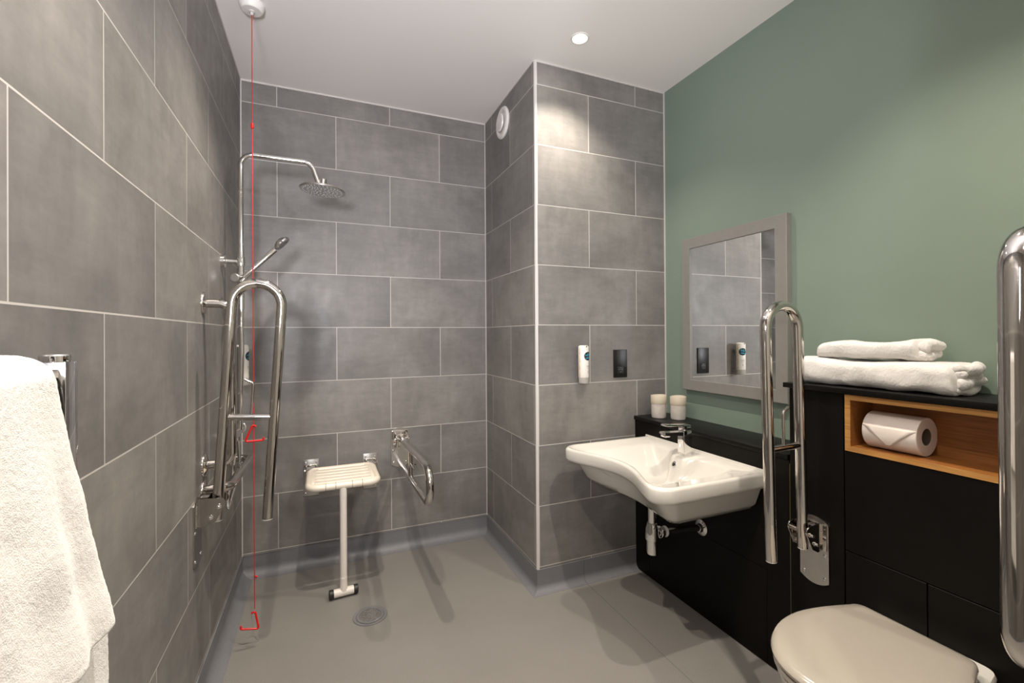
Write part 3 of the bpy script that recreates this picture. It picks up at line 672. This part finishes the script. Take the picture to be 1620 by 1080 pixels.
tr = thing('bottle_trap', 'chrome bottle trap and waste pipe hanging beneath the basin', 'trap', (1.30, 1.57, 0.36))
cx, cy = 1.30, 1.575
b = bm_new(); lathe(b, [(0.029, 0.5795), (0.029, 0.560), (0.025, 0.552), (0.017, 0.549), (0.016, 0.440)], (cx, cy, 0), 'Z', 28); obj('tail_pipe', b, 'chrome', tr)
b = bm_new(); lathe(b, [(0.017, 0.472), (0.021, 0.470), (0.022, 0.462), (0.027, 0.445), (0.0285, 0.408), (0.0285, 0.400), (0.025, 0.397)], (cx, cy, 0), 'Z', 28); obj('trap_nut', b, 'chrome', tr)
b = bm_new(); lathe(b, [(0.0235, 0.400), (0.0235, 0.345), (0.021, 0.338), (0.012, 0.335)], (cx, cy, 0), 'Z', 28); obj('trap_cup', b, 'chrome', tr)
b = bm_new(); cyl(b, (cx + 0.02, cy, 0.425), (XP - 0.002, cy, 0.402), 0.0155, n=24); pp = obj('outlet_pipe', b, 'chrome', tr)
b = bm_new(); lathe(b, [(0.019, 0), (0.025, 0.004), (0.025, 0.018), (0.019, 0.024)], (cx + 0.036, cy, 0.4235), (1, 0, -0.08), 24); obj('union_nut', b, 'chrome', pp)
b = bm_new(); lathe(b, [(0.0165, 0), (0.023, 0.001), (0.023, 0.006), (0.0165, 0.007)], (cx + 0.066, cy, 0.4215), (1, 0, -0.08), 24); obj('washer', b, 'white_plastic', pp)
b = bm_new(); lathe(b, [(0.035, 0.0008), (0.035, 0.003), (0.020, 0.009), (0.0175, 0.022)], (XP, cy, 0.402), (-1, 0, 0), 32); obj('wall_escutcheon', b, 'chrome', pp)

# ------------------------------------------------------------------ tumblers
def tumbler(label, x, y):
    t = thing('tumbler', label, 'tumbler', (x, y, 0.834)); 
    wob = random.random() * 6
    def rad(rr, h):
        return [Vector((x + rr * math.cos(2 * PI * k / 40) * (1 + 0.012 * math.sin(3 * 2 * PI * k / 40 + wob)), y + rr * math.sin(2 * PI * k / 40), 0.834 + h + (0.0012 * math.sin(2 * 2 * PI * k / 40 + wob) if h > 0.1 else 0))) for k in range(40)]
    b = bm_new(); loft(b, [rad(r, h) for r, h in ((0.030, 0.0005), (0.0365, 0.002), (0.0385, 0.012), (0.0392, 0.040), (0.0392, 0.074))], True, False); obj('glazed_body', b, 'mug_glaze', t, smooth=60)
    b = bm_new(); loft(b, [rad(r, h) for r, h in ((0.0392, 0.074), (0.0402, 0.0755), (0.0412, 0.090), (0.0412, 0.117), (0.0400, 0.1195), (0.0380, 0.118), (0.0372, 0.09), (0.036, 0.02), (0.02, 0.012))], False, True); obj('bare_rim', b, 'mug_bare', t, smooth=60)
tumbler('pale stoneware tumbler with cream rim on the ledge, the one nearest the tiled pier', 1.654, 1.943)
tumbler('pale stoneware tumbler with cream rim on the ledge, the one directly behind the tap', 1.712, 1.862)

# ------------------------------------------------------------------ toilet
tl = thing('toilet', 'white toilet with closed lid in front of the black cistern cabinet', 'toilet', (1.35, 0.735, 0))
def dshape(xf, xb, hwb, hw, z, cy=0.733, n=14, rc=0.03):
    """D-shaped ring: round front at xf, square-ish back at xb"""
    P = []
    xm = xf + hw * 1.28
    for k in range(2 * n + 1):
        a = PI / 2 + PI * k / (2 * n)
        P.append(Vector((xm + (xm - xf) * math.cos(a), cy + hw * math.copysign(abs(math.sin(a)) ** 0.92, math.sin(a)), z)))
    def side(s):
        o = []
        for k in range(1, 9):
            f = k / 8; x = xm + (xb - rc - xm) * f; o.append(Vector((x, cy + s * (hw + (hwb - hw) * f ** 1.7), z)))
        for k in range(1, 7):
            a = PI / 2 * k / 6; o.append(Vector((xb - rc + rc * math.sin(a), cy + s * (hwb - rc + rc * math.cos(a)), z)))
        return o
    return P + side(-1) + side(1)[::-1]
LZ = 0.462
b = bm_new(); T = dshape
loft(b, [T(1.062, 1.492, 0.140, 0.178, LZ - 0.026), T(1.046, 1.499, 0.146, 0.187, LZ - 0.022), T(1.044, 1.500, 0.147, 0.188, LZ - 0.014), T(1.050, 1.498, 0.145, 0.185, LZ - 0.005), T(1.064, 1.492, 0.140, 0.176, LZ), T(1.10, 1.48, 0.12, 0.15, LZ + 0.0022), T(1.18, 1.44, 0.07, 0.08, LZ + 0.003)]); obj('lid', b, 'seat_plastic', tl, smooth=40)
b = bm_new(); loft(b, [T(1.062, 1.488, 0.140, 0.178, LZ - 0.047), T(1.050, 1.492, 0.143, 0.184, LZ - 0.043), T(1.050, 1.492, 0.143, 0.184, LZ - 0.032), T(1.060, 1.488, 0.14, 0.178, LZ - 0.0285)]); obj('seat_ring', b, 'seat_plastic', tl, smooth=40)
b = bm_new(); loft(b, [T(1.22, 1.5782, 0.11, 0.115, 0.001, rc=0.012), T(1.215, 1.5782, 0.112, 0.118, 0.05, rc=0.012), T(1.19, 1.5782, 0.12, 0.125, 0.16, rc=0.012), T(1.10, 1.5782, 0.145, 0.155, 0.30, rc=0.012), T(1.066, 1.5782, 0.148, 0.178, 0.375, rc=0.03), T(1.056, 1.5782, 0.150, 0.183, 0.408, rc=0.03), T(1.064, 1.5772, 0.146, 0.178, 0.4145, rc=0.03)]); obj('bowl', b, 'ceramic', tl, smooth=50)
for s in (-1, 1):
    b = bm_new(); lathe(b, [(0.016, 0.413), (0.016, 0.430), (0.014, 0.434)], (1.520, 0.733 + s * 0.078, 0), 'Z', 24); cyl(b, (1.484, 0.733 + s * 0.078, 0.428), (1.53, 0.733 + s * 0.078, 0.428), 0.007, n=12); obj('hinge', b, 'chrome', tl)

# ------------------------------------------------------------------ toilet roll
rc_, rR = Vector((1.646, 0.765, 0.912 + 0.058)), 0.0575
tr2 = thing('toilet_roll', 'white toilet roll with pointed folded sheet lying in the oak niche', 'toilet roll', (rc_.x, 0.83, 0.912))
b = bm_new(); lathe(b, [(0.0255, 0.001), (0.056, 0.0), (rR, 0.002), (rR, 0.143), (0.056, 0.145), (0.0255, 0.144)], rc_, 'Y', 48, False, False)
lathe(b, [(0.0257, 0.001), (0.0257, 0.144)], rc_, 'Y', 32, False, False); obj('paper', b, 'paper', tr2)
b = bm_new(); lathe(b, [(0.0253, 0.0015), (0.0253, 0.1435), (0.0241, 0.1435), (0.0241, 0.0015), (0.0253, 0.0015)], rc_, 'Y', 32, False, False); obj('core', b, 'card', tr2)
b = bm_new(); rows = 10; a0, a1 = math.radians(160), math.radians(215); grid = []
for i in range(rows + 1):
    f = i / rows; hw_ = 0.0705 * (1 - f) + 0.001; a = a0 + (a1 - a0) * f; r = rR + 0.0014 + 0.007 * f * f
    grid.append([b.verts.new((rc_.x + r * math.cos(a), rc_.y + 0.0725 + hw_ * (k / 4 - 1), rc_.z - r * math.sin(a) * -1 if False else rc_.z + r * math.sin(a))) for k in range(0, 9)])
for i in range(rows):
    for k in range(8): b.faces.new((grid[i][k], grid[i][k + 1], grid[i + 1][k + 1], grid[i + 1][k]))
o = obj('folded_sheet', b, 'paper', tr2, smooth=60); sm = o.modifiers.new('thick', 'SOLIDIFY'); sm.thickness = 0.0012; sm.offset = 1

# ------------------------------------------------------------------ folded towels on the worktop
def fluff(p, amp, sc):
    return noise.noise_vector(Vector(p) * sc) * amp
def folded(label, x0, x1, y0, y1, z0, H, lips, seed, name='folded_towel', taper=0.0):
    """folded towel: one plump fold faces the room, the ends of its layers (lips) show at the y0 end"""
    b = bm_new(); ny, rn = 50, 36; rings = []
    for j in range(ny + 1):
        f = j / ny; y = y0 + 0.014 + (y1 - y0 - 0.014) * f
        e1 = min(1.0, f * 16); e2 = min(1.0, (1 - f) * 14)
        k1 = math.sqrt(max(0.0, 1 - (1 - e1) ** 2)); k2 = math.sqrt(max(0.0, 1 - (1 - e2) ** 2)); e = max(0.12, min(k1, k2))
        hh = H * (1 - taper * f) * (0.55 + 0.45 * e) / 2 * (1 + 0.05 * math.sin(f * 7 + seed)); hw = (x1 - x0) / 2 - 0.022 * (1 - e); cx = (x0 + x1) / 2
        if f in (0, 1): hh *= 0.8
        ring = []
        for k in range(rn):
            a = 2 * PI * k / rn; ca, sa = math.cos(a), math.sin(a)
            p = Vector((cx + hw * math.copysign(abs(ca) ** 0.42, ca), y, z0 + H * 0.5 * (1 - taper * f) + hh * math.copysign(abs(sa) ** 0.6, sa) - (H * 0.5 * (1 - taper * f) - hh) * 0.9))
            p += fluff(p + Vector((seed * 3, 0, 0)), 0.008, 9) + fluff(p + Vector((seed, 0, 0)), 0.0035, 34); p.z = max(p.z, z0 + 0.0006); ring.append(p)
        rings.append(ring)
    loft(b, rings)
    for li, (zc, rad, dy, xa, xe) in enumerate(lips):
        pts, rr = [], []
        for k in range(25):
            f = k / 24; x = x0 + xa + (x1 - x0 - xa - xe) * f
            p = Vector((x, y0 + 0.016 + dy + 0.006 * math.sin(f * 8 + seed + li * 2), z0 + zc + 0.004 * math.sin(f * 6 + li * 2.4 + seed)))
            e = min(1, min(f, 1 - f) * 9 + 0.25); pts.append(p); rr.append(rad * math.sqrt(e) * (1 + 0.07 * math.sin(f * 11 + li)))
        t_ = bmesh.new(); tube(t_, pts, rad, 16, True, rr)
        for v in t_.verts: v.co += fluff(v.co + Vector((li, seed, 0)), 0.004, 30); v.co.z = max(v.co.z, z0 + 0.0006)
        merge(b, t_)
    o = obj(name, b, 'terry', None, loc=((x0 + x1) / 2, (y0 + y1) / 2, z0), smooth=180); tag(o, label, 'towel')
    s = o.modifiers.new('sub', 'SUBSURF'); s.levels = 1; s.render_levels = 2
    tx = bpy.data.textures.new('terry_loops_' + name, 'CLOUDS'); tx.noise_scale = 0.005; tx.noise_depth = 1
    dm = o.modifiers.new('fluff', 'DISPLACE'); dm.texture = tx; dm.strength = 0.0016; dm.mid_level = 0.5; dm.texture_coords = 'LOCAL'
    return o
folded('large folded white bath towel lying on black worktop beneath a smaller towel', 1.603, 1.785, 0.672, 1.150, 1.0997, 0.092, [(0.014, 0.013, 0.004, 0.02, 0.032), (0.038, 0.0165, 0.002, 0.03, 0.026), (0.060, 0.0160, 0.004, 0.035, 0.032), (0.076, 0.017, -0.002, 0.03, 0.016)], 1.0)
folded('small folded white hand towel on top of the larger bath towel', 1.628, 1.765, 0.765, 1.090, 1.1930, 0.066, [(0.018, 0.016, 0.002, 0.02, 0.016), (0.046, 0.017, 0.0, 0.02, 0.008)], 2.3, taper=0.22)

# ------------------------------------------------------------------ towel rail and hanging towel
rl = thing('towel_rail', 'square chrome towel rail post on the left wall behind the hanging towel', 'towel rail', (XL, 0.8, 0.6))
for yy in (0.811, 0.300):
    b = bm_new(); box(b, (-0.357, yy, 0.55), (-0.3225, yy + 0.034, 1.2475), 0.0008); pst = obj('post', b, 'chrome', rl)
    b = bm_new(); lathe(b, [(0.0165, 0), (0.017, 0.0015), (0.017, 0.0085), (0.0155, 0.0105)], (-0.340, yy + 0.017, 1.2475), 'Z', 32); obj('post_cap', b, 'chrome', pst)
    for z in (0.62, 1.18):
        b = bm_new(); cyl(b, (XL, yy + 0.017, z), (-0.357, yy + 0.017, z), 0.012); obj('wall_bracket', b, 'chrome', rl)
for z in (1.232, 1.10, 0.90, 0.70):
    b = bm_new(); box(b, (-0.350, 0.334, z - 0.006), (-0.330, 0.811, z + 0.006), 0.001); obj('crossbar', b, 'chrome', rl)

b = bm_new(); NU, NV = 60, 90
def towel_pt(u, s):
    """u: 0 near .. 1 far edge; s: 0 back hem .. 1 front hem, over the top bar"""
    top = 1.246; yn = 0.315
    lb, lf = 0.66, 0.336
    arc = 0.10; lb = 0.40
    Ltot = lb + arc + lf; d = s * Ltot
    if d < lb:
        z = top - 0.012 - (lb - d); x = -0.366 + 0.0; v = (lb - d)
        ye = 0.722 + 0.05 * min(1, v / 0.42) ; side = -1
    elif d < lb + arc:
        a = PI * (1 - (d - lb) / arc); x = -0.333 + 0.033 * math.cos(a); z = top - 0.012 + 0.022 * math.sin(a); ye = 0.708; side = 0; v = 0
        ye = 0.722 - 0.010 * math.sin(a)
    else:
        v = d - lb - arc; z = top - 0.012 - v; x = -0.298 + 0.036 * (v / lf) ** 1.2; side = 1
        ye = 0.722 + 0.058 * (v / lf) ** 0.85
    y = yn + (ye - yn) * u
    w = min(1, v * 6)
    if side >= 0:
        x += w * (0.006 * math.sin(y * 26 + 1.0 + z * 3) + 0.004 * math.sin(y * 61 + z * 5))
        x += 0.008 * w * math.exp(-((u - 0.93) / 0.06) ** 2)
    else: x += w * 0.004 * math.sin(y * 30 + 2)
    p = Vector((x, y, z)); p += fluff(p, 0.003, 18) * w
    e = max(0, (u - 0.97) / 0.03); p.x -= 0.004 * e * side
    return p
vs = [[b.verts.new(towel_pt(i / NU, j / NV)) for i in range(NU + 1)] for j in range(NV + 1)]
# second layer of the towel, hanging lower under the front fold
def under_pt(u, s):
    v = 0.02 + 0.62 * s; x = -0.3135 + 0.030 * min(1.0, v / 0.36) ** 1.2; ye = 0.712 + 0.106 * min(1, v / 0.36) ** 0.9; y = 0.315 + (ye - 0.315) * u
    p = Vector((x + 0.003 * math.sin(y * 30 + 1) * min(1, v * 4), y, 1.234 - v)); return p + fluff(p, 0.003, 18) * min(1, v * 6)
us = [[b.verts.new(under_pt(i / NU, j / 60)) for i in range(NU + 1)] for j in range(61)]
for j in range(60):
    for i in range(NU): b.faces.new((us[j][i], us[j][i + 1], us[j + 1][i + 1], us[j + 1][i]))
for j in range(NV):
    for i in range(NU): b.faces.new((vs[j][i], vs[j][i + 1], vs[j + 1][i + 1], vs[j + 1][i]))
o = obj('bath_towel', b, 'terry', None, loc=(-0.32, 0.55, 1.24), smooth=180); tag(o, 'white terry bath towel hanging over the chrome rail on the left wall', 'towel')
sm = o.modifiers.new('thick', 'SOLIDIFY'); sm.thickness = 0.011; sm.offset = 0
s = o.modifiers.new('sub', 'SUBSURF'); s.levels = 1; s.render_levels = 2
tx = bpy.data.textures.new('terry_loops', 'CLOUDS'); tx.noise_scale = 0.005; tx.noise_depth = 1
dm = o.modifiers.new('fluff', 'DISPLACE'); dm.texture = tx; dm.strength = 0.0012; dm.mid_level = 0.5; dm.texture_coords = 'LOCAL'

# ------------------------------------------------------------------ ceiling downlights
KL = 1.0
LIGHTS = [(1.105, 1.818, 'small round recessed ceiling downlight above the front of the pier', 0.62), (0.130, 1.80, 'recessed ceiling downlight over the shower, just above the photo edge', 1.0), (-0.02, 0.70, 'recessed ceiling downlight over the entrance beside the hanging towel', 1.45), (1.105, 0.66, 'recessed ceiling downlight over the toilet', 1.15), (0.20, -0.55, 'added ceiling downlight behind the camera, as fill light', 0.8)]  # last entry is an added, unseen fill lamp to brighten the ceiling
POWER = 78; UP = 250; UP2 = 50
for x, y, lab, k in LIGHTS:
    t = thing('downlight', lab, 'downlight', (x, y, ZC), group='recessed ceiling downlights')
    bb = bm_new(); lathe(bb, [(0.043, 0.0), (0.043, -0.003), (0.040, -0.005), (0.034, -0.0045), (0.031, -0.001)], (x, y, ZC), 'Z', 40, False, False); obj('bezel', bb, 'white_plastic', t)
    bb = bm_new(); lathe(bb, [(0.030, -0.0012), (0.028, -0.004), (0.0, -0.006)], (x, y, ZC), 'Z', 32, False, False); obj('lamp', bb, 'lamp', t)
    l = bpy.data.lights.new('downlight_beam', 'SPOT'); l.energy = POWER * k; l.color = (1.0, 0.90, 0.765); l.spot_size = math.radians(112); l.spot_blend = 0.9; l.shadow_soft_size = 0.015
    lo = bpy.data.objects.new('downlight_beam', l); lo.location = (x, y, ZC - 0.03); C.objects.link(lo)

# two added uplighters, unseen behind the camera, to brighten the ceiling
for x, nx, z, pw, soft, cone, lab in ((XL, 1, 1.50, UP, 0.16, 112, 'added fill uplighter low on the left wall behind the camera'), (XN, -1, 2.12, UP2, 0.05, 168, 'added fill uplighter high on the nib wall behind the camera')):
    t = thing('fill_uplighter', lab, 'fill light', (x, -0.30, z), group='added fill uplighters behind the camera')
    bb = bm_new(); lathe(bb, [(0.035, -0.10), (0.045, -0.10), (0.06, 0.0), (0.056, 0.0), (0.040, -0.09)], (x + nx * 0.075, -0.30, z), 'Z', 32, True, True); obj('shade', bb, 'white_plastic', t)
    bb = bm_new(); cyl(bb, (x, -0.30, z - 0.06), (x + nx * 0.03, -0.30, z - 0.06), 0.02); obj('wall_mount', bb, 'white_plastic', t)
    l = bpy.data.lights.new('fill_uplighter_beam', 'SPOT'); l.energy = pw; l.color = (0.95, 0.95, 1.0); l.spot_size = math.radians(cone); l.spot_blend = 1.0; l.shadow_soft_size = soft
    lo = bpy.data.objects.new('fill_uplighter_beam', l); lo.location = (x + nx * 0.075, -0.30, z + 0.03); C.objects.link(lo)
    lo.rotation_euler = (Vector((0.42, 2.7, ZC)) - lo.location).to_track_quat('-Z', 'Y').to_euler()

w = bpy.data.worlds.new('world'); scene.world = w; w.use_nodes = True; w.node_tree.nodes['Background'].inputs[0].default_value = (0.05, 0.05, 0.05, 1)

# ------------------------------------------------------------------ camera
cam = bpy.data.cameras.new('camera'); co = bpy.data.objects.new('camera', cam); C.objects.link(co)
yaw, pitch, roll = 0.40199, 0.00389, -0.00612
fw = Vector((math.sin(yaw), math.cos(yaw), 0)); rt = Vector((math.cos(yaw), -math.sin(yaw), 0)); up = Vector((0, 0, 1))
fw, up = fw * math.cos(pitch) + up * math.sin(pitch), up * math.cos(pitch) - fw * math.sin(pitch)
rt, up = rt * math.cos(roll) + up * math.sin(roll), up * math.cos(roll) - rt * math.sin(roll)
co.matrix_world = Matrix(((rt.x, up.x, -fw.x, 0), (rt.y, up.y, -fw.y, 0), (rt.z, up.z, -fw.z, EYE), (0, 0, 0, 1)))
cam.sensor_fit = 'HORIZONTAL'; cam.sensor_width = 36; cam.lens = 719.52 * 36 / 1620; cam.clip_start = 0.02
cam.shift_x = (810 - 816.21) / 1620; cam.shift_y = (526.49 - 540) / 1620
scene.camera = co
vs_ = scene.view_settings; vs_.view_transform = 'Standard'; vs_.look = 'None'; vs_.gamma = 1; vs_.use_curve_mapping = False; vs_.exposure = 0.16
scene.cycles.max_bounces = 12; scene.cycles.diffuse_bounces = 8; scene.cycles.glossy_bounces = 6; scene.cycles.caustics_reflective = True; scene.cycles.blur_glossy = 0.5
for o in C.objects:
    if 'localbuild' in o: del o['localbuild']
